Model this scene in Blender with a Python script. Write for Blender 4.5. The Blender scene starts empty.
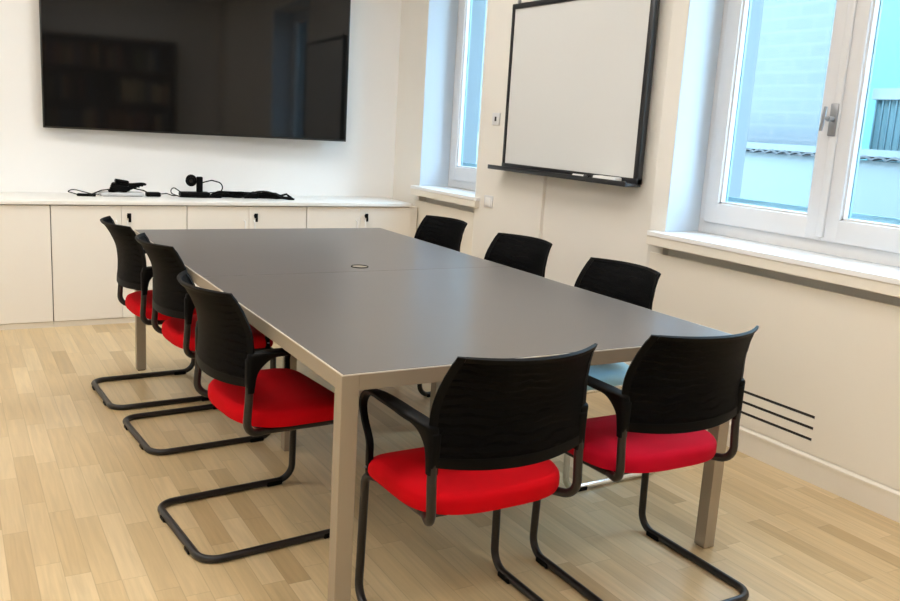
import bpy, bmesh, math, random
from mathutils import Vector, Matrix
random.seed(4)
S = bpy.context.scene
COL = S.collection

# ---------------------------------------------------------------- materials
def mat(name, color, rough=.5, metal=0., spec=.5, noise=0., nscale=8., bump=0., bscale=200., alpha=1., sheen=0., coat=0., emit=None, estr=0.):
    m = bpy.data.materials.new(name); m.use_nodes = True
    nt = m.node_tree; b = nt.nodes['Principled BSDF']
    b.inputs['Base Color'].default_value = (*color, 1)
    b.inputs['Roughness'].default_value = rough
    b.inputs['Metallic'].default_value = metal
    b.inputs['Specular IOR Level'].default_value = spec
    b.inputs['Alpha'].default_value = alpha
    b.inputs['Sheen Weight'].default_value = sheen
    b.inputs['Coat Weight'].default_value = coat
    if emit:
        b.inputs['Emission Color'].default_value = (*emit, 1); b.inputs['Emission Strength'].default_value = estr
    tc = nt.nodes.new('ShaderNodeTexCoord')
    if noise > 0:
        n = nt.nodes.new('ShaderNodeTexNoise'); n.inputs['Scale'].default_value = nscale; n.inputs['Detail'].default_value = 4
        nt.links.new(tc.outputs['Object'], n.inputs['Vector'])
        r = nt.nodes.new('ShaderNodeMapRange'); r.inputs[3].default_value = 1 - noise; r.inputs[4].default_value = 1 + noise
        nt.links.new(n.outputs['Fac'], r.inputs[0])
        mx = nt.nodes.new('ShaderNodeVectorMath'); mx.operation = 'SCALE'
        mx.inputs[0].default_value = color
        nt.links.new(r.outputs[0], mx.inputs['Scale']); nt.links.new(mx.outputs[0], b.inputs['Base Color'])
    if bump > 0:
        n2 = nt.nodes.new('ShaderNodeTexNoise'); n2.inputs['Scale'].default_value = bscale; n2.inputs['Detail'].default_value = 3
        nt.links.new(tc.outputs['Object'], n2.inputs['Vector'])
        bp = nt.nodes.new('ShaderNodeBump'); bp.inputs['Strength'].default_value = bump; bp.inputs['Distance'].default_value = .002
        nt.links.new(n2.outputs['Fac'], bp.inputs['Height']); nt.links.new(bp.outputs[0], b.inputs['Normal'])
    return m

def math_node(nt, op, a, b=None):
    n = nt.nodes.new('ShaderNodeMath'); n.operation = op
    for i, v in enumerate((a, b)):
        if v is None: continue
        if isinstance(v, (int, float)): n.inputs[i].default_value = v
        else: nt.links.new(v, n.inputs[i])
    return n.outputs[0]

def oak_floor():
    m = bpy.data.materials.new('oak_parquet'); m.use_nodes = True
    nt = m.node_tree; L = nt.links; b = nt.nodes['Principled BSDF']
    tc = nt.nodes.new('ShaderNodeTexCoord'); sp = nt.nodes.new('ShaderNodeSeparateXYZ'); L.new(tc.outputs['Object'], sp.inputs[0])
    M = lambda *a: math_node(nt, *a)
    x, y = sp.outputs[0], sp.outputs[1]
    W = .072; LEN = .46
    col = M('FLOOR', M('DIVIDE', x, W))
    wn = nt.nodes.new('ShaderNodeTexWhiteNoise'); wn.noise_dimensions = '1D'; L.new(col, wn.inputs['W'])
    ys = M('ADD', M('DIVIDE', y, LEN), M('MULTIPLY', wn.outputs['Value'], 7.3))
    row = M('FLOOR', ys)
    cb = nt.nodes.new('ShaderNodeCombineXYZ'); L.new(col, cb.inputs[0]); L.new(row, cb.inputs[1])
    wn2 = nt.nodes.new('ShaderNodeTexWhiteNoise'); wn2.noise_dimensions = '2D'; L.new(cb.outputs[0], wn2.inputs['Vector'])
    ramp = nt.nodes.new('ShaderNodeValToRGB'); L.new(wn2.outputs['Value'], ramp.inputs[0])
    cr = ramp.color_ramp
    cr.elements[0].position = 0; cr.elements[0].color = (.46, .325, .165, 1)
    cr.elements[1].position = 1; cr.elements[1].color = (.66, .51, .30, 1)
    e = cr.elements.new(.2); e.color = (.56, .412, .222, 1)
    e = cr.elements.new(.7); e.color = (.61, .46, .258, 1)
    # grain, stretched along the boards, offset per board
    mp = nt.nodes.new('ShaderNodeVectorMath'); mp.operation = 'MULTIPLY'; mp.inputs[1].default_value = (60, 3.2, 1); L.new(tc.outputs['Object'], mp.inputs[0])
    ad = nt.nodes.new('ShaderNodeVectorMath'); ad.operation = 'ADD'; L.new(mp.outputs[0], ad.inputs[0])
    sc = nt.nodes.new('ShaderNodeVectorMath'); sc.operation = 'SCALE'; sc.inputs['Scale'].default_value = 31.; L.new(wn2.outputs['Color'], sc.inputs[0]); L.new(sc.outputs[0], ad.inputs[1])
    gn = nt.nodes.new('ShaderNodeTexNoise'); gn.inputs['Scale'].default_value = 1; gn.inputs['Detail'].default_value = 5; gn.inputs['Distortion'].default_value = .6; L.new(ad.outputs[0], gn.inputs['Vector'])
    g = nt.nodes.new('ShaderNodeMapRange'); g.inputs[1].default_value = .25; g.inputs[2].default_value = .75; g.inputs[3].default_value = .86; g.inputs[4].default_value = 1.1; L.new(gn.outputs['Fac'], g.inputs[0])
    # joints
    fx = M('FRACT', M('DIVIDE', x, W)); fy = M('FRACT', ys)
    ex = M('MINIMUM', fx, M('SUBTRACT', 1., fx)); ey = M('MULTIPLY', M('MINIMUM', fy, M('SUBTRACT', 1., fy)), LEN / W)
    ed = M('MINIMUM', ex, ey)
    j = nt.nodes.new('ShaderNodeMapRange'); j.inputs[1].default_value = .006; j.inputs[2].default_value = .03; j.inputs[3].default_value = .80; j.inputs[4].default_value = 1.; L.new(ed, j.inputs[0])
    v = nt.nodes.new('ShaderNodeVectorMath'); v.operation = 'SCALE'; L.new(ramp.outputs[0], v.inputs[0]); L.new(M('MULTIPLY', g.outputs[0], j.outputs[0]), v.inputs['Scale'])
    L.new(v.outputs[0], b.inputs['Base Color'])
    rr = nt.nodes.new('ShaderNodeMapRange'); rr.inputs[3].default_value = .26; rr.inputs[4].default_value = .40; L.new(gn.outputs['Fac'], rr.inputs[0]); L.new(rr.outputs[0], b.inputs['Roughness'])
    bp = nt.nodes.new('ShaderNodeBump'); bp.inputs['Strength'].default_value = .15; bp.inputs['Distance'].default_value = .001; L.new(j.outputs[0], bp.inputs['Height']); L.new(bp.outputs[0], b.inputs['Normal'])
    b.inputs['Specular IOR Level'].default_value = .5
    return m

def brick_mat():
    m = bpy.data.materials.new('pale_brick'); m.use_nodes = True
    nt = m.node_tree; b = nt.nodes['Principled BSDF']
    tc = nt.nodes.new('ShaderNodeTexCoord'); sp = nt.nodes.new('ShaderNodeSeparateXYZ'); nt.links.new(tc.outputs['Object'], sp.inputs[0])
    cb = nt.nodes.new('ShaderNodeCombineXYZ'); nt.links.new(sp.outputs[1], cb.inputs[0]); nt.links.new(sp.outputs[2], cb.inputs[1])
    br = nt.nodes.new('ShaderNodeTexBrick'); br.inputs['Scale'].default_value = 1.
    br.inputs['Color1'].default_value = (.090, .105, .116, 1); br.inputs['Color2'].default_value = (.097, .112, .123, 1); br.inputs['Mortar'].default_value = (.107, .121, .131, 1)
    br.inputs['Brick Width'].default_value = .34; br.inputs['Row Height'].default_value = .13; br.inputs['Mortar Size'].default_value = .012
    nt.links.new(cb.outputs[0], br.inputs['Vector']); nt.links.new(br.outputs[0], b.inputs['Base Color']); b.inputs['Roughness'].default_value = .9
    return m

def mesh_fabric():
    m = bpy.data.materials.new('black_net'); m.use_nodes = True
    nt = m.node_tree; L = nt.links; b = nt.nodes['Principled BSDF']
    b.inputs['Base Color'].default_value = (.0012, .0012, .0014, 1); b.inputs['Roughness'].default_value = .6
    b.inputs['Specular IOR Level'].default_value = .06
    tc = nt.nodes.new('ShaderNodeTexCoord')
    # wavy interference bands that the double net shows, in the weave's own openness
    w = nt.nodes.new('ShaderNodeTexWave'); w.wave_type = 'RINGS'; w.inputs['Scale'].default_value = 13; w.inputs['Distortion'].default_value = 5; w.inputs['Detail'].default_value = 2; w.inputs['Detail Scale'].default_value = 1.2
    L.new(tc.outputs['Object'], w.inputs['Vector'])
    r = nt.nodes.new('ShaderNodeMapRange'); r.inputs[1].default_value = .3; r.inputs[2].default_value = 1.; r.inputs[3].default_value = 1.; r.inputs[4].default_value = .955
    L.new(w.outputs['Fac'], r.inputs[0]); L.new(r.outputs[0], b.inputs['Alpha'])
    n = nt.nodes.new('ShaderNodeTexChecker'); n.inputs['Scale'].default_value = 900; L.new(tc.outputs['Object'], n.inputs['Vector'])
    bp = nt.nodes.new('ShaderNodeBump'); bp.inputs['Strength'].default_value = .25; bp.inputs['Distance'].default_value = .0006; L.new(n.outputs['Fac'], bp.inputs['Height']); L.new(bp.outputs[0], b.inputs['Normal'])
    return m

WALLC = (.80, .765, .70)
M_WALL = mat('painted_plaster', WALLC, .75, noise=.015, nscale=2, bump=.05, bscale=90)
M_WALLB = mat('white_plaster', (.85, .84, .82), .75, noise=.012, nscale=2, bump=.05, bscale=90)
M_CEIL = mat('ceiling_white', (.85, .84, .81), .8)
M_FLOOR = oak_floor()
M_WHITE = mat('white_lacquer', (.84, .83, .81), .35, noise=.01, nscale=3)
M_FRAME = mat('window_white', (.68, .675, .675), .38, noise=.01, nscale=3)
M_SILL = mat('sill_stone', (.86, .86, .85), .28, noise=.02, nscale=6)
M_CREAM = mat('cream_panel', (.80, .745, .645), .5, noise=.012, nscale=2)
M_CAB = mat('cabinet_laminate', (.83, .785, .71), .42, noise=.012, nscale=2)
M_CABTOP = mat('cabinet_top', (.85, .83, .79), .32)
M_PLINTH = mat('plinth', (.72, .665, .57), .5)
M_DARK = mat('dark_gap', (.03, .027, .024), .8)
M_TAUPE = mat('taupe_metal', (.34, .285, .215), .42, metal=.25, noise=.03, nscale=20)
M_EDGE = mat('bright_edge', (.62, .56, .48), .35, metal=.2)
M_TOP = mat('table_laminate', (.112, .095, .083), .30, spec=.62, noise=.06, nscale=5, bump=.04, bscale=400)
M_TUBE = mat('black_tube', (.012, .009, .008), .34, metal=.0, spec=.45)
M_CHROME = mat('chrome', (.72, .73, .74), .18, metal=1.)
M_PLAST = mat('black_plastic', (.002, .0019, .0019), .5, spec=.09, bump=.1, bscale=500)
M_NET = mesh_fabric()
M_RED = mat('red_fabric', (.53, .0015, .006), .9, spec=.1, sheen=0.0, noise=.08, nscale=14, bump=.35, bscale=700)
M_CRIM = mat('crimson_fabric', (.50, .002, .020), .9, spec=.15, sheen=0.0, noise=.08, nscale=14, bump=.35, bscale=700)
M_BLUE = mat('light_blue_fabric', (.30, .52, .62), .85, sheen=.1, noise=.06, nscale=14, bump=.3, bscale=700)
M_SHELL = mat('seat_underside', (.02, .02, .02), .6)
M_SCREEN = mat('tv_glass', (.006, .006, .006), .05, spec=.42)
M_BEZEL = mat('tv_bezel', (.01, .01, .01), .3)
M_BOARD = mat('whiteboard_enamel', (.71, .71, .69), .24)
M_BFRAME = mat('board_frame', (.012, .012, .014), .35)
M_STEEL = mat('handle_steel', (.36, .37, .39), .28, metal=.9)
M_GLASS = None
M_GREYD = mat('grey_device', (.55, .56, .57), .3, metal=.3)
M_OUTW = mat('outdoor_render', (.14, .165, .172), .9, noise=.02, nscale=2)
M_TILE_SHADE = mat('tile_shade', (.06, .065, .07), .8, noise=.15, nscale=6)  # tile colour darkened to paint the shade below the scalloped ends
M_TEAL = mat('teal_fence', (.03, .075, .09), .6)
M_BRICK = brick_mat()
M_OUTR = mat('outer_reveal', (.16, .18, .19), .85)
M_REV = mat('daylit_white', (.56, .63, .70), .7)  # white reveal paint with the blue of daylight put into its colour
M_CYAN = mat('flat_cyan', (.085, .22, .235), .9)
M_WOODD = mat('dark_walnut', (.11, .065, .04), .5, noise=.2, nscale=6)
M_BOOKS = [mat('book_cloth_%s' % n, c, .7) for n, c in (('rust', (.25, .08, .04)), ('olive', (.12, .11, .05)), ('slate', (.06, .08, .12)), ('sand', (.4, .32, .2)))]
M_LAMP = mat('lamp_diffuser', (.9, .9, .88), .5, emit=(1., .975, .94), estr=4.35)

def glass_mat():
    m = bpy.data.materials.new('window_glass'); m.use_nodes = True
    nt = m.node_tree; nt.nodes.remove(nt.nodes['Principled BSDF'])
    out = nt.nodes['Material Output']
    t = nt.nodes.new('ShaderNodeBsdfTransparent'); t.inputs[0].default_value = (.90, .97, .99, 1)
    g = nt.nodes.new('ShaderNodeBsdfGlossy'); g.inputs['Roughness'].default_value = .02
    lw = nt.nodes.new('ShaderNodeLayerWeight'); lw.inputs[0].default_value = .5
    class f: outputs = [math_node(nt, 'ADD', math_node(nt, 'MULTIPLY', math_node(nt, 'POWER', lw.outputs['Facing'], 4.), .6), .03)]
    mx = nt.nodes.new('ShaderNodeMixShader'); nt.links.new(f.outputs[0], mx.inputs[0]); nt.links.new(t.outputs[0], mx.inputs[1]); nt.links.new(g.outputs[0], mx.inputs[2])
    nt.links.new(mx.outputs[0], out.inputs[0]); return m
M_GLASS = glass_mat()

# ---------------------------------------------------------------- mesh helpers
def box(bm, x0, x1, y0, y1, z0, z1):
    vs = [bm.verts.new(p) for p in ((x0,y0,z0),(x1,y0,z0),(x1,y1,z0),(x0,y1,z0),(x0,y0,z1),(x1,y0,z1),(x1,y1,z1),(x0,y1,z1))]
    fs = [bm.faces.new([vs[i] for i in f]) for f in ((0,3,2,1),(4,5,6,7),(0,1,5,4),(1,2,6,5),(2,3,7,6),(3,0,4,7))]
    return vs, fs

def rbox(bm, x0, x1, y0, y1, z0, z1, r=.003, seg=2):
    vs, fs = box(bm, x0, x1, y0, y1, z0, z1)
    es = set(e for f in fs for e in f.edges)
    bmesh.ops.bevel(bm, geom=list(es), offset=r, segments=seg, profile=.5, affect='EDGES')

def prism(bm, pts, z0, z1):
    lo = [bm.verts.new((x, y, z0)) for x, y in pts]; hi = [bm.verts.new((x, y, z1)) for x, y in pts]
    n = len(pts)
    bm.faces.new(lo[::-1]); bm.faces.new(hi)
    for i in range(n): bm.faces.new((lo[i], lo[(i+1) % n], hi[(i+1) % n], hi[i]))

def fillet(pts, seg=6):
    """pts: list of (Vector, radius)"""
    out = []
    n = len(pts)
    for i, (p, r) in enumerate(pts):
        p = Vector(p)
        if i in (0, n-1) or r <= 0: out.append(p); continue
        a = (Vector(pts[i-1][0]) - p); b = (Vector(pts[i+1][0]) - p)
        la, lb = a.length, b.length; a.normalize(); b.normalize()
        ang = a.angle(b)
        if ang > math.pi - .02: out.append(p); continue
        d = min(r / math.tan(ang/2), la*.49, lb*.49); rr = d * math.tan(ang/2)
        p0 = p + a*d; p1 = p + b*d
        c = p + (a+b).normalized() * (rr / math.sin(ang/2))
        v0 = p0 - c; v1 = p1 - c; th = v0.angle(v1)
        for k in range(seg+1):
            t = k/seg
            out.append(c + (v0*math.sin((1-t)*th) + v1*math.sin(t*th)) / math.sin(th))
    return out

def tube(bm, pts, r, n=12, cap=True):
    pts = [Vector(p) for p in pts]
    N = len(pts); rings = []
    tang = []
    for i in range(N):
        t = (pts[min(i+1, N-1)] - pts[max(i-1, 0)]).normalized(); tang.append(t)
    up = Vector((0,0,1)) if abs(tang[0].z) < .9 else Vector((1,0,0))
    u = tang[0].cross(up).normalized()
    for i in range(N):
        if i: 
            u = (u - tang[i]*u.dot(tang[i]))
            if u.length < 1e-6: u = tang[i].orthogonal()
            u.normalize()
        v = tang[i].cross(u)
        ri = r[i] if isinstance(r, (list, tuple)) else r
        rings.append([bm.verts.new(pts[i] + (u*math.cos(a) + v*math.sin(a))*ri) for a in (2*math.pi*k/n for k in range(n))])
    for i in range(N-1):
        for k in range(n):
            bm.faces.new((rings[i][k], rings[i][(k+1) % n], rings[i+1][(k+1) % n], rings[i+1][k]))
    if cap: bm.faces.new(rings[0][::-1]); bm.faces.new(rings[-1])

def cyl(bm, c, axis, r, h, n=20):
    c = Vector(c); a = Vector(axis).normalized()
    tube(bm, [c - a*h/2, c + a*h/2], r, n)

def link(name, bm, m, parent=None, smooth=False):
    bmesh.ops.recalc_face_normals(bm, faces=bm.faces[:])
    me = bpy.data.meshes.new(name); bm.to_mesh(me); bm.free()
    if m: me.materials.append(m)
    if smooth:
        for p in me.polygons: p.use_smooth = True
        try: me.set_sharp_from_angle(angle=math.radians(smooth if smooth is not True else 40))
        except Exception: pass
    o = bpy.data.objects.new(name, me); COL.objects.link(o)
    if parent: o.parent = parent
    return o

def thing(name, label, cat, loc=(0,0,0), rz=0, group=None):
    o = bpy.data.objects.new(name, None); COL.objects.link(o); o.location = loc; o.rotation_euler = (0,0,rz)
    o.empty_display_size = .1
    o['label'] = label; o['category'] = cat
    if group: o['group'] = group
    return o
def tag(o, label, cat, group=None):
    o['label'] = label; o['category'] = cat
    if group: o['group'] = group
    return o
def struct(o, label=None):
    o['kind'] = 'structure'
    if label: o['label'] = label; 
    return o
def dup(root, loc, rz, label, group=None):
    r = root.copy(); COL.objects.link(r); r.location = loc; r.rotation_euler = (0,0,rz); r['label'] = label
    if group: r['group'] = group
    for ch in [o for o in root.children]:
        c = ch.copy(); COL.objects.link(c); c.parent = r
        for g in list(ch.children):
            d = g.copy(); COL.objects.link(d); d.parent = c
    return r
def bmn(): return bmesh.new()

# ---------------------------------------------------------------- room shell
XW, YW, XL, YB, ZC = 2.222, 4.287, -3.0, -3.6, 2.95
XO = 2.65                                   # outer face of the window wall
W2 = (-.18, 1.28); W1 = (3.03, 3.85); ZS, ZT = .86, 2.55

bm = bmn(); box(bm, XL, XO, YB, YW+.2, -.1, 0); struct(link('floor', bm, M_FLOOR), 'pale oak strip parquet floor')
bm = bmn(); box(bm, XL, XO, YB, YW+.2, ZC, ZC+.15); struct(link('ceiling', bm, M_CEIL), 'white ceiling')
bm = bmn(); box(bm, XL-.2, XO, YW, YW+.2, 0, ZC); struct(link('wall_back', bm, M_WALLB), 'white wall behind the television')
bm = bmn(); box(bm, XL-.2, XL, YB, YW, 0, ZC); struct(link('wall_left', bm, M_WALLB), 'white left wall')
bm = bmn(); box(bm, XL-.2, XO, YB-.2, YB, 0, ZC); struct(link('wall_front', bm, M_WALLB), 'white wall behind the camera')

bm = bmn()
# stretches of wall beside, between, below and above the two windows
prism(bm, [(XW, YB), (2.53, YB), (2.53, W2[0]), (XW, W2[0])], 0, ZC)
prism(bm, [(XW+.02, W2[1]), (2.53, W2[1]), (2.53, W1[0]), (XW-.015, W1[0]), (XW-.022, W1[0]-.02), (XW-.022, 2.268), (XW, 2.268), (XW, W2[1]+.085)], 0, ZC)
prism(bm, [(XW, W1[1]), (2.53, W1[1]), (2.53, YW), (XW, YW)], 0, ZC)
for a, b in (W2, W1):
    box(bm, XW+.06, 2.53, a, b, 0, ZS)
    box(bm, XW, 2.53, a, b, ZT, ZC)
struct(link('wall_right', bm, M_WALL), 'cream window wall with the whiteboard')

bm = bmn()
for a, b in ((YB, W2[0]+.08), (W2[1]-.08, W1[0]+.08), (W1[1]-.08, YW)): box(bm, 2.5305, XO, a, b, -.1, ZC)
for a, b in (W2, W1):
    box(bm, 2.5305, XO, a+.08, b-.08, -.1, ZS); box(bm, 2.5305, XO, a+.08, b-.08, ZT-.02, ZC)
struct(link('wall_outside', bm, M_OUTR), 'blue-grey outer skin of the window wall')
bm = bmn()
box(bm, XW-.014, XW+.005, YB, 3.0, 0, .094)
prism_pts = [(XW-.018, .094), (XW+.005, .094), (XW+.005, .116), (XW-.008, .114), (XW-.018, .104)]
vs0 = [bm.verts.new((x, YB, z)) for x, z in prism_pts]; vs1 = [bm.verts.new((x, 3.0, z)) for x, z in prism_pts]
bm.faces.new(vs0); bm.faces.new(vs1[::-1])
for i in range(5): bm.faces.new((vs0[i], vs1[i], vs1[(i+1)%5], vs0[(i+1)%5]))
struct(link('baseboard_right', bm, M_CREAM), 'cream skirting along the window wall')

# ---------------------------------------------------------------- windows
def window(name, ya, yb, sashes, label):
    """frame plane x 2.46..2.53; ya<yb"""
    root = bpy.data.objects.new(name, None); COL.objects.link(root); root.location = (2.46, (ya+yb)/2, .905)
    struct(root, label)
    inv = Vector(root.location)
    def add(n, bm, m, sm=False, parent=root):
        for v in bm.verts: v.co -= inv
        return link(n, bm, m, parent, sm)
    z0, z1 = .905, ZT
    bm = bmn()
    fw = .05
    rbox(bm, 2.465, 2.535, ya, ya+fw, z0, z1, .004); rbox(bm, 2.465, 2.535, yb-fw, yb, z0, z1, .004)
    rbox(bm, 2.464, 2.534, ya+.001, yb-.001, z0, z0+.07, .004); rbox(bm, 2.464, 2.534, ya+.001, yb-.001, z1-.05, z1, .004)
    add('window_frame', bm, M_FRAME, 35)
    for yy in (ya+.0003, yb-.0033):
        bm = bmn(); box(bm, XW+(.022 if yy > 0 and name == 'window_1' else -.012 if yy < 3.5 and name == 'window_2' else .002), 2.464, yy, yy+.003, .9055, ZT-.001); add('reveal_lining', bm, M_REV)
    edges = sashes
    for i, (s0, s1) in enumerate(edges):
        sb = bmn(); w = .082; zb, zt = .962, z1-.04
        for (a, b, c, d) in ((s0, s0+w, zb, zt), (s1-w, s1, zb, zt)):
            rbox(sb, 2.445, 2.505, a, b, c, d, .006, 3)
        rbox(sb, 2.4455, 2.5045, s0+.01, s1-.01, zb, zb+w+.015, .006, 3); rbox(sb, 2.4455, 2.5045, s0+.01, s1-.01, zt-w, zt, .006, 3)
        # glazing bead
        g0, g1, h0, h1 = s0+w-.004, s1-w+.004, zb+w+.01, zt-w+.004
        for (a, b, c, d) in ((g0, g0+.014, h0, h1), (g1-.014, g1, h0, h1), (g0, g1, h0, h0+.014), (g0, g1, h1-.014, h1)):
            box(sb, 2.458, 2.500, a, b, c, d)
        so = add('window_sash', sb, M_FRAME, 35)
        gb = bmn(); box(gb, 2.480, 2.484, g0+.006, g1-.006, h0+.006, h1-.006)
        add('glass_pane', gb, M_GLASS, parent=so)
        db = bmn()
        for (a, b, c, d) in ((g0+.014, g0+.019, h0+.014, h1-.014), (g1-.019, g1-.014, h0+.014, h1-.014)):
            box(db, 2.486, 2.497, a, b, c, d)
        add('glazing_seal', db, M_STEELD, parent=so)
    # outside rail low across the opening
    rb = bmn(); box(rb, 2.541, 2.551, ya+.06, yb-.005, 1.070, 1.090)
    add('outside_rail', rb, M_STEELD)
    ob = bmn(); box(ob, 2.54, 2.70, ya+.081, yb-.081, .90, .93)
    add('outside_sill', ob, M_OUTW)
    return root, add
M_STEELD = mat('weathered_rail', (.22, .34, .38), .5, metal=.3)
w2, add2 = window('window_1', W2[0], W2[1], [(-.132, .5495), (.5505, 1.232)], 'wide double casement window right of the whiteboard')
# meeting-stile cover strip and handle
bm = bmn(); rbox(bm, 2.434, 2.447, .532, .568, .975, ZT-.05, .005, 3); add2('meeting_strip', bm, M_FRAME, 35)
hb = bmn(); rbox(hb, 2.426, 2.434, .537, .575, 1.405, 1.54, .004, 3)
hp = add2('handle_plate', hb, M_STEEL, 35)
hb = bmn(); cyl(hb, (2.412, .556, 1.475), (1,0,0), .011, .034)
tube(hb, fillet([((2.397, .556, 1.475), 0), ((2.390, .566, 1.478), .006), ((2.386, .572, 1.478), 0)]), .0085)
tube(hb, [(2.386, .566, 1.525), (2.386, .570, 1.48), (2.386, .578, 1.425)], [.0075, .009, .0075])
add2('window_handle', hb, M_STEEL, True, parent=hp)
w1, add1 = window('window_2', W1[0], W1[1], [(W1[0]+.048, W1[1]-.048)], 'narrow window in the corner beside the cabinets')

# sills (stone slabs with a thick front)
for nm, ya, yb, lab, ex in (('trim_1', -.5, 1.325, 'white sill of the wide window', 0), ('trim_2', 2.95, 3.88, 'white sill of the corner window', .0)):
    a, b = (W2 if nm == 'trim_1' else W1)
    bm = bmn()
    pts = [(2.158, ya+.012), (2.158, yb-.012), (2.170, yb), (XW-.023 if nm=='trim_2' else XW, yb), (XW, b), (2.464, b), (2.464, a), (XW, a), (XW-.024 if nm=='trim_2' else XW, a), (XW-.024 if nm=='trim_2' else XW, ya), (2.170, ya)]
    seen = []
    for p in pts:
        if not seen or (abs(p[0]-seen[-1][0])+abs(p[1]-seen[-1][1])) > 1e-5: seen.append(p)
    prism(bm, seen, .885, .905)
    o = struct(link(nm, bm, M_SILL), lab)
    bm = bmn(); xb = XW if nm == 'trim_1' else XW-.024
    rbox(bm, 2.163, xb, ya+.003, yb-.003, .838, .8845, .004)
    link('sill_apron', bm, M_CREAM, o)

# panels under the sills
def cover(label, ya, yb, slots, xf, xb):
    root = thing('radiator_cover', label, 'radiator cover', (xb, (ya+yb)/2, 0))
    inv = Vector(root.location)
    bm = bmn()
    def pl(a, b, c, d): box(bm, xf-inv.x, xb-inv.x, a-inv.y, b-inv.y, c, d)
    zb, zt = .117, .796
    if slots:
        s0, s1 = .28, .92; zz = [.177, .225, .273]; h = .0068
        pl(ya, s0, zb, zt); pl(s1, yb, zb, zt)
        cur = zb
        for z in zz: pl(s0, s1, cur, z-h); cur = z+h
        pl(s0, s1, cur, zt)
    else: pl(ya, yb, zb, zt)
    bmesh.ops.remove_doubles(bm, verts=bm.verts[:], dist=1e-6)
    link('front_panel', bm, M_CREAM, root)
    if slots:
        for z in zz:
            bm = bmn(); box(bm, xf+.005-inv.x, xb-.0003-inv.x, s0+.0003-inv.y, s1-.0003-inv.y, z-h+.0003, z+h-.0003)
            link('slot_shade', bm, M_DARK, root)  # dark strip set into the slot to paint its shade
    return root
cover('cream radiator cover with three black vent slots under the wide window', -.5, 1.335, True, 2.2135, 2.2215)
cover('plain cream radiator cover under the corner window beside the cabinets', 3.032, 3.885, False, 2.2135, 2.2215)

# ---------------------------------------------------------------- whiteboard
wb = thing('whiteboard', 'wall whiteboard with black frame between the two windows', 'whiteboard', (XW-.0225, 2.06, 1.12))
bm = bmn(); y0, y1, z0, z1 = -.632, .61, .0, .965
def F(bm, a, b, c, d, x0=-.035, x1=-.003): rbox(bm, x0, x1, a, b, c, d, .003)
F(bm, y0, y0+.035, z0, z1); F(bm, y1-.022, y1, z0, z1); F(bm, y0, y1, z1-.03, z1, -.036); F(bm, y0, y1, z0, z0+.03, -.036)
link('board_frame', bm, M_BFRAME, wb, 35)
bm = bmn(); box(bm, -.026, -.008, y0+.02, y1-.02, z0+.02, z1-.02); link('writing_surface', bm, M_BOARD, wb)
bm = bmn(); rbox(bm, -.105, -.036, y0-.0, y1+.045, -.012, .004, .004); rbox(bm, -.109, -.1, y0, y1+.045, -.012, .014, .003); rbox(bm, -.036, 0, y0+.01, y1, -.012, -.001, .002)
link('pen_tray', bm, M_BFRAME, wb, 35)
bm = bmn(); cyl(bm, (-.02, .56, z1+.012), (1,0,0), .012, .012); link('hanging_clip', bm, M_STEEL, wb, True)
er = bmn(); rbox(er, -.028, .028, -.085, .085, 0, .022, .006, 3)
eo = tag(link('board_eraser', er, M_WHITE, None, 35), 'white eraser lying at the right end of the whiteboard tray', 'eraser'); eo.location = (2.13, 1.62, 1.1245)
er = bmn(); cyl(er, (0,0,.008), (0,1,0), .008, .13)
eo = tag(link('marker_pen', er, M_WHITE, None, True), 'pale marker pen beside the eraser on the whiteboard tray', 'pen'); eo.location = (2.125, 1.83, 1.1245)
bm = bmn(); cyl(bm, (0,-.048,.008), (0,1,0), .0086, .034); link('pen_cap', bm, M_BFRAME, eo, True)

# wall plates
def plate(label, y, z, w, kind):
    r = thing('light_switch' if kind else 'key_switch', label, 'switch', (XW-.0225, y, z))
    bm = bmn(); rbox(bm, -.009, 0, -w/2, w/2, -.038, .038, .003); link('cover_plate', bm, M_FRAME, r, 35)
    bm = bmn()
    if kind:
        rbox(bm, -.014, -.0085, -w*.3, w*.3, -.026, .026, .002); link('rocker', bm, M_WHITE, r, 35)
    else:
        box(bm, -.011, -.0088, -.009, .009, -.014, .014); link('key_slot', bm, M_DARK, r)
plate('small switch plate with dark slot, left of whiteboard frame', 2.815, 1.412, .085, False)
plate('white light switch below the whiteboard tray by the corner window', 2.84, .892, .10, True)

# ---------------------------------------------------------------- television
TVW, TVH, th = 2.02, 1.15, math.radians(2.4)
tv = thing('television', 'large black wall television, switched off, above the cabinets', 'television', (.735, YW-.0855, 1.193), 0)
tv.rotation_euler = (0, 0, -th)
bm = bmn(); rbox(bm, -TVW/2, TVW/2, -.03, .012, 0, TVH, .003); link('casing', bm, M_BEZEL, tv, 35)
bm = bmn(); box(bm, -TVW/2+.008, TVW/2-.008, -.0315, -.0295, .012, TVH-.008); link('screen', bm, M_SCREEN, tv)
bm = bmn(); box(bm, -.12, .12, .012, .0795, .4, .8); link('wall_bracket', bm, M_BEZEL, tv)

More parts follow.
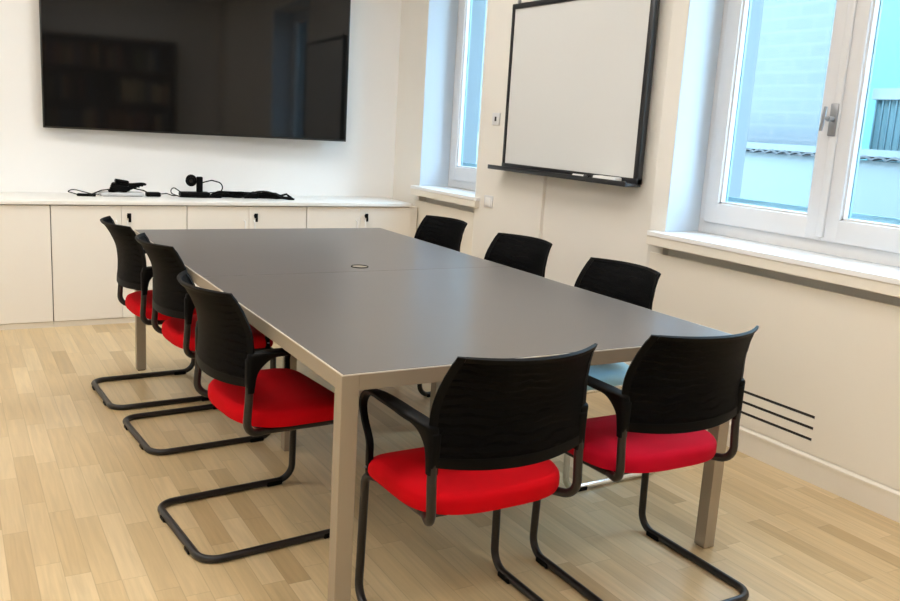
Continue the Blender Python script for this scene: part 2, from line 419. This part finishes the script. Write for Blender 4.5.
# ---------------------------------------------------------------- cabinets
YC = 3.793
def cabinet(x0, x1, label, locks):
    xm = (x0+x1)/2; g = .0018
    r = thing('storage_cabinet', label, 'cabinet', (xm, YC+.25, 0), 0, 'white storage cabinets')
    w = (x1-x0)/2; oy = YC - (YC+.25)
    bm = bmn(); box(bm, -w+.0008, w-.0008, oy+.02, .22, .036, .754); link('carcass', bm, M_CABD, r)
    bm = bmn(); box(bm, -w+.0008, w-.0008, oy+.006, oy+.05, 0, .035); link('plinth', bm, M_PLINTH, r)
    for s in (-1, 1):
        bm = bmn(); a, b = ((-w+g*1.6, -g*.5) if s < 0 else (g*.5, w-g*1.6))
        rbox(bm, a, b, oy, oy+.018, .038, .748, .0012)
        d = link('cabinet_door', bm, M_CAB, r)
        bm = bmn(); hx = .032*s
        tube(bm, fillet([((hx, oy, .655), 0), ((hx, oy-.026, .652), .012), ((hx, oy-.026, .553), .012), ((hx, oy, .55), 0)]), .0045, 8); link('door_handle', bm, M_WHITE, d, True)
        if s > 0 and locks:
            bm = bmn(); cyl(bm, (.045, oy-.004, .688), (0,1,0), .012, .012); rbox(bm, .033, .057, oy-.016, oy-.009, .672, .704, .003)
            rbox(bm, .040, .056, oy-.020, oy-.013, .648, .676, .002)
            link('door_lock', bm, M_PLAST, d, 35)
    return r
M_CABD = mat('cabinet_gap', (.16, .14, .12), .8)
cabinet(-1.10, -.289, 'white cabinet unit farthest left, left of the first chair', True)
cabinet(-.289, .515, 'white cabinet unit behind the chair farthest from the camera', True)
cabinet(.515, 1.327, 'white cabinet unit under the right half of the television', True)
cabinet(1.327, 2.13, 'white cabinet unit at the right end beside the corner window', True)
bm = bmn(); rbox(bm, -1.10, 2.13, YC-.018, YW-.001, .755, .780, .0025)
tag(link('cabinet_worktop', bm, M_CABTOP, None, 35), 'long white worktop running over the row of cabinets', 'worktop')
bm = bmn(); box(bm, 2.132, XW-.024, YC+.03, YW-.001, 0, .75); tag(link('filler_panel', bm, M_CAB), 'narrow filler panel between last cabinet and window wall', 'panel')

# ---------------------------------------------------------------- table
TW, TL, TH, TS, TA = 1.3916, 2.744, .74, .0465, .043
t = thing('conference_table', 'long grey-brown conference table with taupe metal legs', 'table', (TW/2, TL/2, 0))
def tb(): return bmn()
def tl(n, bm, m, sm=False):
    for v in bm.verts: v.co -= Vector((TW/2, TL/2, 0))
    return link(n, bm, m, t, sm)
zt = TH-.0015
for (x, y) in ((0,0), (TW-TS,0), (0,TL-TS), (TW-TS,TL-TS)):
    bm = tb(); rbox(bm, x, x+TS, y, y+TS, .004, zt-.002, .0015, 2); lg = tl('table_leg', bm, M_TAUPE)
    bm = tb(); box(bm, x+.006, x+TS-.006, y+.006, y+TS-.006, 0, .0045)
    for v in bm.verts: v.co -= Vector((TW/2, TL/2, 0))
    link('foot_pad', bm, M_PLAST, lg)
for x in (.335, 1.035):
    bm = tb(); rbox(bm, x, x+.045, 1.35, 1.395, 0, TH-.0285, .0015); tl('middle_leg', bm, M_TAUPE)
bm = tb()
rbox(bm, TS, TW-TS, .0005, .028, zt-TA, zt-.002, .001); rbox(bm, TS, TW-TS, TL-.028, TL-.0005, zt-TA, zt-.002, .001)
rbox(bm, .0005, .028, TS, TL-TS, zt-TA, zt-.002, .001); rbox(bm, TW-.028, TW-.0005, TS, TL-TS, zt-TA, zt-.002, .001)
box(bm, .028, TW-.028, 1.36, 1.385, zt-TA+.002, zt-.026)
tl('apron_rail', bm, M_TAUPE)
bm = tb()
e = .0045
for (a, b, c, d) in ((0, TW, 0, e), (0, TW, TL-e, TL), (0, e, e, TL-e), (TW-e, TW, e, TL-e)):
    box(bm, a, b, c, d, zt-.0025, zt+.0005)
tl('edge_trim', bm, M_EDGE)
for (a, b) in ((e+.001, TL/2-.0009), (TL/2+.0009, TL-e-.001)):
    bm = tb(); rbox(bm, e+.001, TW-e-.001, a, b, TH-.026, TH, .0008, 1); tl('tabletop', bm, M_TOP)
bm = tb(); ring = [( .700+.036*math.cos(a), 1.48+.036*math.sin(a), TH+.0012) for a in [2*math.pi*k/32 for k in range(33)]]
tube(bm, ring, .0022, 8, cap=False)
gr = tl('cable_grommet', bm, M_PLAST, True)
bm = tb(); cyl(bm, (.700, 1.48, TH+.0004), (0,0,1), .033, .0012, 32); box(bm, .680, .720, 1.452, 1.462, TH+.001, TH+.0022)
for v in bm.verts: v.co -= Vector((TW/2, TL/2, 0))
link('grommet_lid', bm, M_LID if 'M_LID' in globals() else M_TAUPE, gr)

# ---------------------------------------------------------------- chairs
def interp(tab, t):
    for i in range(len(tab)-1):
        if t <= tab[i+1][0]:
            a, b = tab[i], tab[i+1]; u = (t-a[0])/(b[0]-a[0]) if b[0] > a[0] else 0
            # catmull-rom
            p0 = tab[max(i-1,0)][1]; p3 = tab[min(i+2,len(tab)-1)][1]
            p1, p2 = a[1], b[1]
            m1 = (p2-p0)/2; m2 = (p3-p1)/2
            return (2*u**3-3*u*u+1)*p1 + (u**3-2*u*u+u)*m1 + (-2*u**3+3*u*u)*p2 + (u**3-u*u)*m2
    return tab[-1][1]
PROF = [(0, -.102), (.2, -.096), (.4, -.094), (.6, -.100), (.8, -.120), (.92, -.138), (1, -.154)]   # y of the side edge, bottom to top
HALF = [(0, .226), (.15, .235), (.45, .236), (.7, .225), (.88, .213), (1, .206)]
BULGE = .052
ZB, ZTOP = .548, .835
def back_pt(u, v, off=0.):
    w = interp(HALF, v); y = interp(PROF, v)
    z = ZB + (ZTOP-ZB)*v
    bl = (.052 + .022*v*v)*(1-abs(u)**2.1)
    # bottom edge dips a little towards the middle
    z -= .012*(1-u*u)*(1-v)**2
    return Vector((w*u, y - bl + off, z))
def back_normal(u, v):
    d = 1e-3
    a = back_pt(min(u+d,1), v) - back_pt(max(u-d,-1), v); b = back_pt(u, min(v+d,1)) - back_pt(u, max(v-d,0))
    return a.cross(b).normalized()      # points rearward (-y)
def patch(bm, u0, u1, v0, v1, nu, nv, t0, t1):
    F_, B_ = [], []
    for i in range(nu+1):
        fr, br = [], []
        for j in range(nv+1):
            u = u0+(u1-u0)*i/nu; v = v0+(v1-v0)*j/nv
            p = back_pt(u, v); n = back_normal(u, v)
            fr.append(bm.verts.new(p + n*t0)); br.append(bm.verts.new(p + n*t1))
        F_.append(fr); B_.append(br)
    for i in range(nu):
        for j in range(nv):
            bm.faces.new((F_[i][j], F_[i+1][j], F_[i+1][j+1], F_[i][j+1]))
            bm.faces.new((B_[i][j], B_[i][j+1], B_[i+1][j+1], B_[i+1][j]))
    for i in range(nu):
        bm.faces.new((F_[i][0], B_[i][0], B_[i+1][0], F_[i+1][0])); bm.faces.new((F_[i][nv], F_[i+1][nv], B_[i+1][nv], B_[i][nv]))
    for j in range(nv):
        bm.faces.new((F_[0][j], F_[0][j+1], B_[0][j+1], B_[0][j])); bm.faces.new((F_[nu][j], B_[nu][j], B_[nu][j+1], F_[nu][j+1]))

def superseat():
    """cushion: plan rounded at the back and squarer at the front, crowned top, tucked underside"""
    bm = bmn(); n = 64
    def plan(k, s):
        a = 2*math.pi*k/n
        c, d = math.cos(a), math.sin(a)
        ex = 2/9. if d > 0 else 2/3.2
        x = .240*math.copysign(abs(c)**ex, c); y = .19*math.copysign(abs(d)**ex, d)
        if y < 0: x *= 1 - .06*(abs(y)/.19)**2
        return x*s, y*s*(1.03 if y > 0 else 1) + .075
    layers = [(.93, .402), (.985, .406), (1.0, .416), (1.0, .434), (.992, .444), (.965, .453), (.90, .460), (.6, .461), (.3, .459)]
    rings = []
    for s, z in layers:
        ring = []
        for k in range(n):
            x, y = plan(k, s)
            zz = z
            f = (y-.075)/.19
            if f > .3: zz -= .016*((f-.3)/.7)**2 * (1 if z > .43 else .3)
            ring.append(bm.verts.new((x, y, zz)))
        rings.append(ring)
    for a, b in zip(rings, rings[1:]):
        for k in range(n): bm.faces.new((a[k], a[(k+1)%n], b[(k+1)%n], b[k]))
    bm.faces.new(rings[0][::-1])
    c = bm.verts.new((0, .075, .4585))
    for k in range(n): bm.faces.new((rings[-1][k], rings[-1][(k+1)%n], c))
    return bm

def arm_mesh(s_x):
    """closed arm strip given by its outer and inner edge in the side view and its width"""
    P = [(-.112,.530,-.090,.530,.0275), (-.112,.565,-.086,.562,.028), (-.112,.60,-.078,.592,.029), (-.111,.632,-.062,.612,.032),
         (-.106,.652,-.045,.628,.038), (-.075,.657,-.028,.638,.043), (-.03,.660,.0,.641,.045), (.05,.661,.05,.645,.045), (.13,.660,.13,.645,.044),
         (.185,.656,.182,.642,.038), (.240,.645,.232,.631,.030), (.277,.620,.262,.610,.025), (.288,.585,.270,.583,.022), (.272,.545,.255,.548,.020),
         (.240,.50,.222,.50,.020), (.238,.455,.219,.455,.019), (.240,.402,.218,.402,.016)]
    # resample smoothly
    Q = []
    for i in range(len(P)-1):
        p0, p1, p2, p3 = P[max(i-1,0)], P[i], P[i+1], P[min(i+2,len(P)-1)]
        for k in range(4):
            u = k/4
            Q.append([((2*b) + (c-a)*u + (2*a-5*b+4*c-d)*u*u + (3*b-a-3*c+d)*u**3)/2 for a, b, c, d in zip(p0, p1, p2, p3)])
    Q.append(list(P[-1]))
    bm = bmn(); rings = []
    for oy, oz, iy, iz, w_ in Q:
        o_, i_ = Vector((0, oy, oz)), Vector((0, iy, iz)); c_ = (o_+i_)/2; ax = (o_-i_)/2
        x_ = s_x*(.226 + (w_-.0275)*.32 + (.008 if oy > 0 else .008*max(0, 1+oy/.11)))
        ring = []
        for a in range(16):
            an = 2*math.pi*(a+.5)/16; c, d = math.cos(an), math.sin(an)
            ring.append(bm.verts.new(Vector((x_ + w_/2*math.copysign(abs(c)**.5, c), 0, 0)) + c_ + ax*math.copysign(abs(d)**.5, d)))
        rings.append(ring)
    for a, b in zip(rings, rings[1:]):
        for k in range(16): bm.faces.new((a[k], a[(k+1)%16], b[(k+1)%16], b[k]))
    bm.faces.new(rings[0][::-1]); bm.faces.new(rings[-1])
    return bm

def make_chair(label, seat_m, tube_m, group):
    r = thing('cantilever_chair', label, 'chair', (0,0,0), 0, group)
    R = .0125
    # one bent tube: upright, seat rail, front leg, floor loop and back up the other side
    half = [((.226, -.100, .60), 0), ((.226, -.104, .50), 0), ((.226, -.112, .398), .05), ((.196, -.030, .390), .04), ((.205, .215, .391), 0), ((.226, .258, .392), .045), ((.234, .258, R), .058), ((.234, -.248, R), .062)]
    full = half + [((-x, y, z), rr) for (x, y, z), rr in half[::-1]]
    bm = bmn(); tube(bm, fillet(full, 7), R, 14)
    fr = link('cantilever_frame', bm, tube_m, r, 50)
    for s in (-1, 1):
        bm = bmn(); rbox(bm, s*.234-.016, s*.234+.016, .155, .215, .0, .017, .004); link('foot_glide', bm, M_PLAST, fr)
        bm = bmn(); rbox(bm, s*.125-.022, s*.125+.022, -.264, -.232, .0, .014, .004); link('foot_glide', bm, M_PLAST, fr)
    seat = link('seat', superseat(), seat_m, r, True)
    bm = bmn(); rbox(bm, -.19, .19, -.06, .235, .388, .4035, .006); link('seat_pan', bm, M_SHELL, seat)
    # backrest: rim of black plastic round a net panel
    e_ = .055
    bm = bmn(); 
    patch(bm, -1, -1+e_*1.5, 0, 1, 3, 26, -.002, .0055); patch(bm, 1-e_*1.5, 1, 0, 1, 3, 26, -.002, .0055)
    patch(bm, -1+e_*1.5, 1-e_*1.5, .0, .09, 26, 3, -.002, .0055); patch(bm, -1+e_*1.5, 1-e_*1.5, .965, 1, 26, 3, -.003, .0065)
    bf = link('back_frame', bm, M_PLAST, r, 50)
    bm = bmn(); patch(bm, -1+e_, 1-e_, .08, .97, 30, 24, .0005, .0045); link('back_net', bm, M_NET, bf, 50)
    for s in (-1, 1):
        # sleeve on the upright that carries the back
        bm = bmn(); rbox(bm, s*.224-.0135, s*.224+.0135, -.114, -.086, .545, .635, .006, 3); link('back_bracket', bm, M_PLAST, bf, 35)
        ar = link('armrest', arm_mesh(s), M_PLAST, r, 50)
        bm = bmn(); cyl(bm, (s*.2425, .229, .425), (1,0,0), .0035, .006, 12); link('bolt', bm, M_STEEL, ar)
    return r
G = 'black-backed cantilever chairs round the table'
red = make_chair('red-seated chair closest to the camera, at the table end left of its neighbour', M_RED, M_TUBE, G)
red.location = (.385, -.083, 0); red.rotation_euler = (0,0,math.radians(1))
crim = make_chair('crimson-seated chair at the near right table corner, below the wide window', M_CRIM, M_TUBE, G)
crim.location = (1.014, -.05, 0)
R90 = -math.pi/2     # facing +x
dup(red, (.025, .80, 0), R90+math.radians(5), 'red-seated chair nearest the camera on the left long side of the table')
dup(red, (.065, 1.73, 0), R90+math.radians(4), 'middle red-seated chair of the three on the left long side')
dup(red, (.018, 2.335, 0), R90+math.radians(3), 'red-seated chair on the left long side nearest the cabinets')
blue = make_chair('light blue seated chair with chrome frame on the window side of the table', M_BLUE, M_CHROME, G)
blue.location = (1.43, .805, 0); blue.rotation_euler = (0,0,math.pi/2+math.radians(2))
dup(red, (1.475, 1.59, 0), math.pi/2+math.radians(5), 'middle black-backed chair on the window side, below the whiteboard')
dup(red, (1.465, 2.36, 0), math.pi/2+math.radians(4), 'black-backed chair on the window side nearest the corner window')

# ---------------------------------------------------------------- devices on the worktop
ZW = .780
def wire(bm, seed, cx, cy, lx, ly, n, r=.0032, hmax=.03):
    rnd = random.Random(seed)
    for k in range(n):
        a = rnd.uniform(-.5, .5); pts = []
        x0 = cx - lx/2*rnd.uniform(.7, 1); y0 = cy + rnd.uniform(-ly/2, ly/2)
        m = 7
        for i in range(m):
            t_ = i/(m-1)
            pts.append((Vector((x0 + lx*t_*rnd.uniform(.9, 1.0), cy + (y0-cy)*(1-t_) + rnd.uniform(-ly/2, ly/2)*.8, r + hmax*math.sin(math.pi*t_)*rnd.uniform(.2, 1)))))
        pts = [p - Vector((0,0,0)) for p in pts]
        tube(bm, fillet([(p, .03) for p in pts], 4), r, 8)
# adapter at far left
a = tag(link('cable_adapter', (lambda b: (rbox(b, -.055, .055, -.022, .022, 0, .016, .005, 3), b)[1])(bmn()), M_PLAST, None, 35), 'small black adapter at left end of the cable clutter', 'adapter'); a.location = (-.05, 4.07, ZW); a.rotation_euler = (0,0,-.25)
bm = bmn(); tube(bm, fillet([((-.05,0,.008),0),((-.12,.06,.02),.03),((-.10,.14,.03),.03),((.02,.10,.006),.03),((.16,.10,.005),0)]), .0035, 8); link('cable', bm, M_PLAST, a, True)
# grey slim laptop dock
d_ = thing('docking_station', 'silver grey flat docking station under black cables, left of webcam', 'electronics', (.17, 4.12, ZW))
bm = bmn(); rbox(bm, -.135, .135, -.06, .06, .002, .024, .009, 4); link('housing', bm, M_GREYD, d_, 35)
bm = bmn(); box(bm, -.12, .12, -.05, .05, 0, .003); link('rubber_base', bm, M_PLAST, d_)
cb_ = thing('power_cable', 'tangled black power cable heaped on the grey docking station', 'cable', (.17, 4.12, ZW+.024))
bm = bmn()
for k in range(7):
    ring = [(.055*math.cos(a_)*(1+.15*k%2)+.012*(k-2), .035*math.sin(a_), .006+.008*k+.004*math.sin(3*a_+k)) for a_ in [2*math.pi*i/26 for i in range(27)]]
    tube(bm, ring, .005, 8, cap=False)
link('coil', bm, M_PLAST, cb_, True)
bm = bmn(); rbox(bm, -.05, .035, -.024, .024, .056, .080, .007, 3)
for v in bm.verts: v.co = Matrix.Rotation(.15, 3, 'Y') @ v.co
link('plug', bm, M_PLAST, cb_, 35)
bm = bmn(); tube(bm, fillet([((.05,0,.03),0),((.14,.0,.012),.03),((.19,-.02,-.016),.03),((.25,.0,-.0195),0)]), .004, 8); tube(bm, fillet([((-.05,0,.02),0),((-.12,.02,.008),.03),((-.18,.02,-.018),.03),((-.26,.0,-.0195),0)]), .004, 8); link('lead', bm, M_PLAST, cb_, True)
a = tag(link('power_brick', (lambda b: (rbox(b, -.045, .045, -.028, .028, 0, .028, .005, 3), b)[1])(bmn()), M_PLAST, None, 35), 'black power brick right of the grey docking station', 'adapter'); a.location = (.365, 4.10, ZW)
bm = bmn(); tube(bm, fillet([((.04,0,.015),0),((.09,.01,.02),.02),((.13,.0,.006),.02),((.15,.03,.004),0)]), .0035, 8); link('cable', bm, M_PLAST, a, True)
# webcam on a stand
wc = thing('conference_camera', 'round black webcam on a small stand at the left of the cable bundle', 'webcam', (.65, 4.12, ZW)); wc.scale = (1.2, 1.2, 1.25)
bm = bmn(); cyl(bm, (-.028, -.01, .088), (0.25,1,0), .031, .05, 24); cyl(bm, (-.0335, -.036, .088), (.25,1,0), .020, .012, 24); hd = link('camera_head', bm, M_PLAST, wc, 35)
bm = bmn(); cyl(bm, (-.036, -.0445, .088), (.25,1,0), .012, .006, 20); link('lens', bm, M_SCREEN, hd, 35)
bm = bmn(); rbox(bm, .005, .038, -.012, .016, .02, .108, .006, 3); link('arm', bm, M_PLAST, wc, 35)
bm = bmn(); rbox(bm, -.09, .075, -.035, .035, 0, .026, .009, 3); link('stand_base', bm, M_PLAST, wc, 35)
bm = bmn(); tube(bm, fillet([((-.08,-.02,.02),0),((-.135,-.03,.055),.03),((-.15,-.03,.02),.02),((-.10,-.06,.004),.03),((.02,-.09,.0035),.05),((.15,-.08,.0035),.05),((.09,-.08,.0035),.05),((.10,-.04,.0035),0)]), .003, 8)
tube(bm, fillet([((.03,0,.075),0),((.09,.0,.09),.03),((.15,0,.075),.03),((.15,-.01,.03),.03),((.06,-.01,.02),0)]), .0035, 8)
link('cable', bm, M_PLAST, wc, True)
# bundle of cables
bun = thing('cable_bundle', 'long bundle of thick black cables to the right of the webcam', 'cable', (.99, 4.06, ZW), -.16)
bm = bmn()
rnd = random.Random(11)
for k in range(11):
    o_ = -.045 + .009*k; pts = []
    for i in range(9):
        t_ = i/8; x_ = -.26 + .52*t_*(1 - .02*(k % 4))
        tw = .35 + .9*abs(t_-.42)
        pts.append(Vector((x_, o_*tw + rnd.uniform(-.008,.008), .0055 + (.014*(k%3) if .05 < t_ < .9 else 0) + .005*rnd.random())))
    tube(bm, fillet([(p, .05) for p in pts], 3), .0052, 8)
for k in range(7):
    pts = []
    for i in range(8):
        t_ = i/7; pts.append((Vector((-.25 + .48*t_, rnd.uniform(-.085, .07), rnd.choice((.006, .02, .036, .048)) if 0 < i < 7 else .006)), .04))
    tube(bm, fillet(pts, 4), .0036, 8)
link('cable_strands', bm, M_PLAST, bun, True)
bm = bmn(); rbox(bm, -.03, .07, -.045, .03, .0, .038, .010, 3); link('cable_clamp', bm, M_PLAST, bun, 35)
bm = bmn(); 
for (ya_, yb_, za_) in ((-.02, -.075, .008), (.0, -.02, .012), (.02, .035, .03)):
    tube(bm, [(.20, ya_, .012), (.275, yb_, za_), (.31, yb_-.012, .007)], [.006, .008, .0065], 10)
link('connector', bm, M_PLAST, bun, True)

# ---------------------------------------------------------------- lamps on the ceiling, bookcase behind the camera
for i, (x, y) in enumerate(((-1.6, 2.6), (.7, 2.6), (-1.6, .2), (.7, .2), (-1.6, -2.2), (.7, -2.2))):
    if i == 0:
        lp = thing('ceiling_light', 'wide flush ceiling light panel above the room', 'light', (x, y, ZC-.001), 0, 'ceiling light panels')
        bm = bmn()
        for (a_, b_, c_, e2) in ((-.61,.61,-.46,-.44), (-.61,.61,.44,.46), (-.61,-.59,-.44,.44), (.59,.61,-.44,.44)): box(bm, a_, b_, c_, e2, -.03, 0)
        link('frame', bm, M_WHITE, lp)
        bm = bmn(); box(bm, -.589, .589, -.439, .439, -.022, -.012); link('diffuser', bm, M_LAMP, lp)
    else: dup(lp, (x, y, ZC-.001), 0, 'wide flush ceiling light panel above the room')

bc = thing('bookcase', 'dark wooden bookcase mirrored in the television screen', 'bookcase', (.55, YB+.2, 0))
bm = bmn(); 
for x in (-1.0, -.01, .98): box(bm, x, x+.02, -.19, .17, .0, 2.3)
box(bm, -1., 1., -.19, -.18, 0, 2.3)
link('side_panel', bm, M_WOODD, bc)
shelf_z = (.05, .5, .95, 1.4, 1.85, 2.28)
for z in shelf_z:
    bm = bmn(); box(bm, -.98, .98, -.179, .16, z, z+.02); link('shelf', bm, M_WOODD, bc)
rnd = random.Random(3)
bm = bmn(); box(bm, -.5, .5, -.5, .5, -.5, .5)
for si, z in enumerate(shelf_z[1:5]):
    protos = {}
    x = -.96
    while x < .9:
        w_ = rnd.uniform(.03, .055); h_ = rnd.uniform(.24, .33)
        if abs(x) < .05 or rnd.random() < .12: x += .09; continue
        mi = rnd.randrange(4)
        b = bmn(); rbox(b, 0, w_, -.10, .10, 0, h_, .003, 1)
        o = tag(link('book', b, M_BOOKS[mi], None), ('rust', 'olive', 'slate', 'sand')[mi] + ' book standing in the bookcase mirrored in the television', 'book', 'books in the mirrored bookcase')
        o.location = (.55+x, YB+.2, z+.0205); x += w_ + .002
bm.free()

# ---------------------------------------------------------------- outside
bm = bmn(); box(bm, XO, 14, -6, 16, -.5, -.4); struct(link('ground', bm, M_OUTW), 'pale yard outside')
yw = thing('garden_wall', 'pale rendered boundary wall with tile coping outside the wide window', 'wall', (6.0, 3.5, -.4))
bm = bmn(); box(bm, 0, .25, -6.5, 8.5, 0, 1.668); link('wall_body', bm, M_OUTW, yw)
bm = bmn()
# one course of curved tiles, its dark colour standing for shade under their ends
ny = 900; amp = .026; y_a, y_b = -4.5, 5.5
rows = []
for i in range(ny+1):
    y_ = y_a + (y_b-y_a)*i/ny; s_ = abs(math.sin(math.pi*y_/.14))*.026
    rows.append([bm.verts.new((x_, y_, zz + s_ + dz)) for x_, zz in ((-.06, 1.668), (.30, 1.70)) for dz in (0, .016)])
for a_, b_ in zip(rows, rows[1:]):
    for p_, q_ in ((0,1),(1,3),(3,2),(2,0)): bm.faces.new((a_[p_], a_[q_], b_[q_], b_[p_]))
link('tile_coping', bm, M_TILE_SHADE, yw, 30)
bm = bmn(); box(bm, -.045, .29, y_a, y_b, 1.705, 1.765); link('mortar_cap', bm, M_OUTW, yw)
bw = tag(link('neighbouring_building', (lambda b: (box(b, 0, .25, 0, 9, 0, 3.9), b)[1])(bmn()), M_BRICK), 'pale blue-white brick house wall seen through the wide window', 'building'); bw.location = (6.5, 3.50, -.4)
fn = thing('slatted_fence', 'teal vertical bar fence with pale top rail at right of window', 'fence', (6.7, .5, -.4))
for k in range(50):
    bm = bmn(); box(bm, 0, .016, 2.85-.068*k, 2.866-.068*k, 1.6, 2.22); link('fence_bar', bm, M_TEAL, fn)
bm = bmn(); box(bm, -.02, .08, -2.5, 2.9, 2.22, 2.32); link('top_rail', bm, M_OUTW, fn)
bm = bmn(); box(bm, .05, .07, -2.5, 2.9, 1.6, 2.22); link('backing_sheet', bm, mat('teal_sheet', (.06, .135, .155), .6), fn)
bm = bmn(); box(bm, 0, .06, -2.5, 2.9, 0, 1.6); link('fence_base', bm, M_OUTW, fn)
fb = tag(link('cyan_backdrop', (lambda b: (box(b, 0, 3, -9, 9, 0, 4.6), b)[1])(bmn()), M_CYAN), 'plain pale cyan backdrop added behind the teal fence', 'building'); fb.location = (11, 2, -.4)  # plain block added as a flat cyan backdrop above the fence
bm = bmn(); cyl(bm, (0,0,.95), (0,0,1), .02, 1.9, 10)
tube(bm, [(0,0,1.75),(0,.35,1.55)], .008, 6); tube(bm, [(0,0,1.75),(0,-.3,1.6)], .008, 6)
p = tag(link('garden_post', bm, mat('post_grey', (.08, .12, .14), .6), None, True), 'thin pale post standing before the brick house wall', 'post'); p.location = (6.42, 3.53, -.4)

# ---------------------------------------------------------------- light
w = bpy.data.worlds.new('sky'); S.world = w; w.use_nodes = True
nt = w.node_tree; bg = nt.nodes['Background']
tc = nt.nodes.new('ShaderNodeTexCoord'); sp = nt.nodes.new('ShaderNodeSeparateXYZ'); nt.links.new(tc.outputs['Generated'], sp.inputs[0])
cr = nt.nodes.new('ShaderNodeValToRGB'); nt.links.new(sp.outputs[2], cr.inputs[0])
cr.color_ramp.elements[0].position = 0; cr.color_ramp.elements[0].color = (.66, .86, 1., 1)
cr.color_ramp.elements[1].position = .8; cr.color_ramp.elements[1].color = (.52, .74, 1., 1)
nt.links.new(cr.outputs[0], bg.inputs[0]); bg.inputs[1].default_value = 7.
sun = bpy.data.lights.new('sun', 'SUN'); sun.energy = 1.6; sun.angle = .3; sun.color = (.88, .97, 1.)
so = bpy.data.objects.new('sun', sun); COL.objects.link(so); so.rotation_euler = Vector((.75, .25, -.62)).to_track_quat('-Z', 'Y').to_euler()
for (a, b), nm in ((W2, 'wide'), (W1, 'corner')):
    pl = bpy.data.lights.new('daylight_portal', 'AREA'); pl.shape = 'RECTANGLE'; pl.size = (b-a)-.2; pl.size_y = 1.6; pl.cycles.is_portal = True
    po = bpy.data.objects.new('daylight_portal', pl); COL.objects.link(po); po.location = (2.64, (a+b)/2, 1.73)
    po.rotation_euler = Vector((-1,0,0)).to_track_quat('-Z', 'Z').to_euler()

# ---------------------------------------------------------------- camera
cam = bpy.data.cameras.new('camera'); co = bpy.data.objects.new('camera', cam); COL.objects.link(co); S.camera = co
cam.sensor_width = 36; cam.lens = 873.2453/900*36; cam.clip_start = .05
yaw, pitch, roll = .5288, -.1977, .0596
Fv = Vector((math.sin(yaw)*math.cos(pitch), math.cos(yaw)*math.cos(pitch), math.sin(pitch)))
Rv = Vector((math.cos(yaw), -math.sin(yaw), 0)); Uv = Rv.cross(Fv)
R2 = Rv*math.cos(roll) + Uv*math.sin(roll); U2 = -Rv*math.sin(roll) + Uv*math.cos(roll)
m = Matrix((R2, U2, -Fv)).transposed().to_4x4(); m.translation = Vector((-.8232, -1.9107, 1.3564)); co.matrix_world = m

S.view_settings.view_transform = 'Standard'; S.view_settings.look = 'None'; S.view_settings.exposure = 1.0; S.view_settings.gamma = 1; S.view_settings.use_curve_mapping = False
S.cycles.use_denoising = True
S.cycles.max_bounces = 10; S.cycles.diffuse_bounces = 6; S.cycles.sample_clamp_indirect = 6
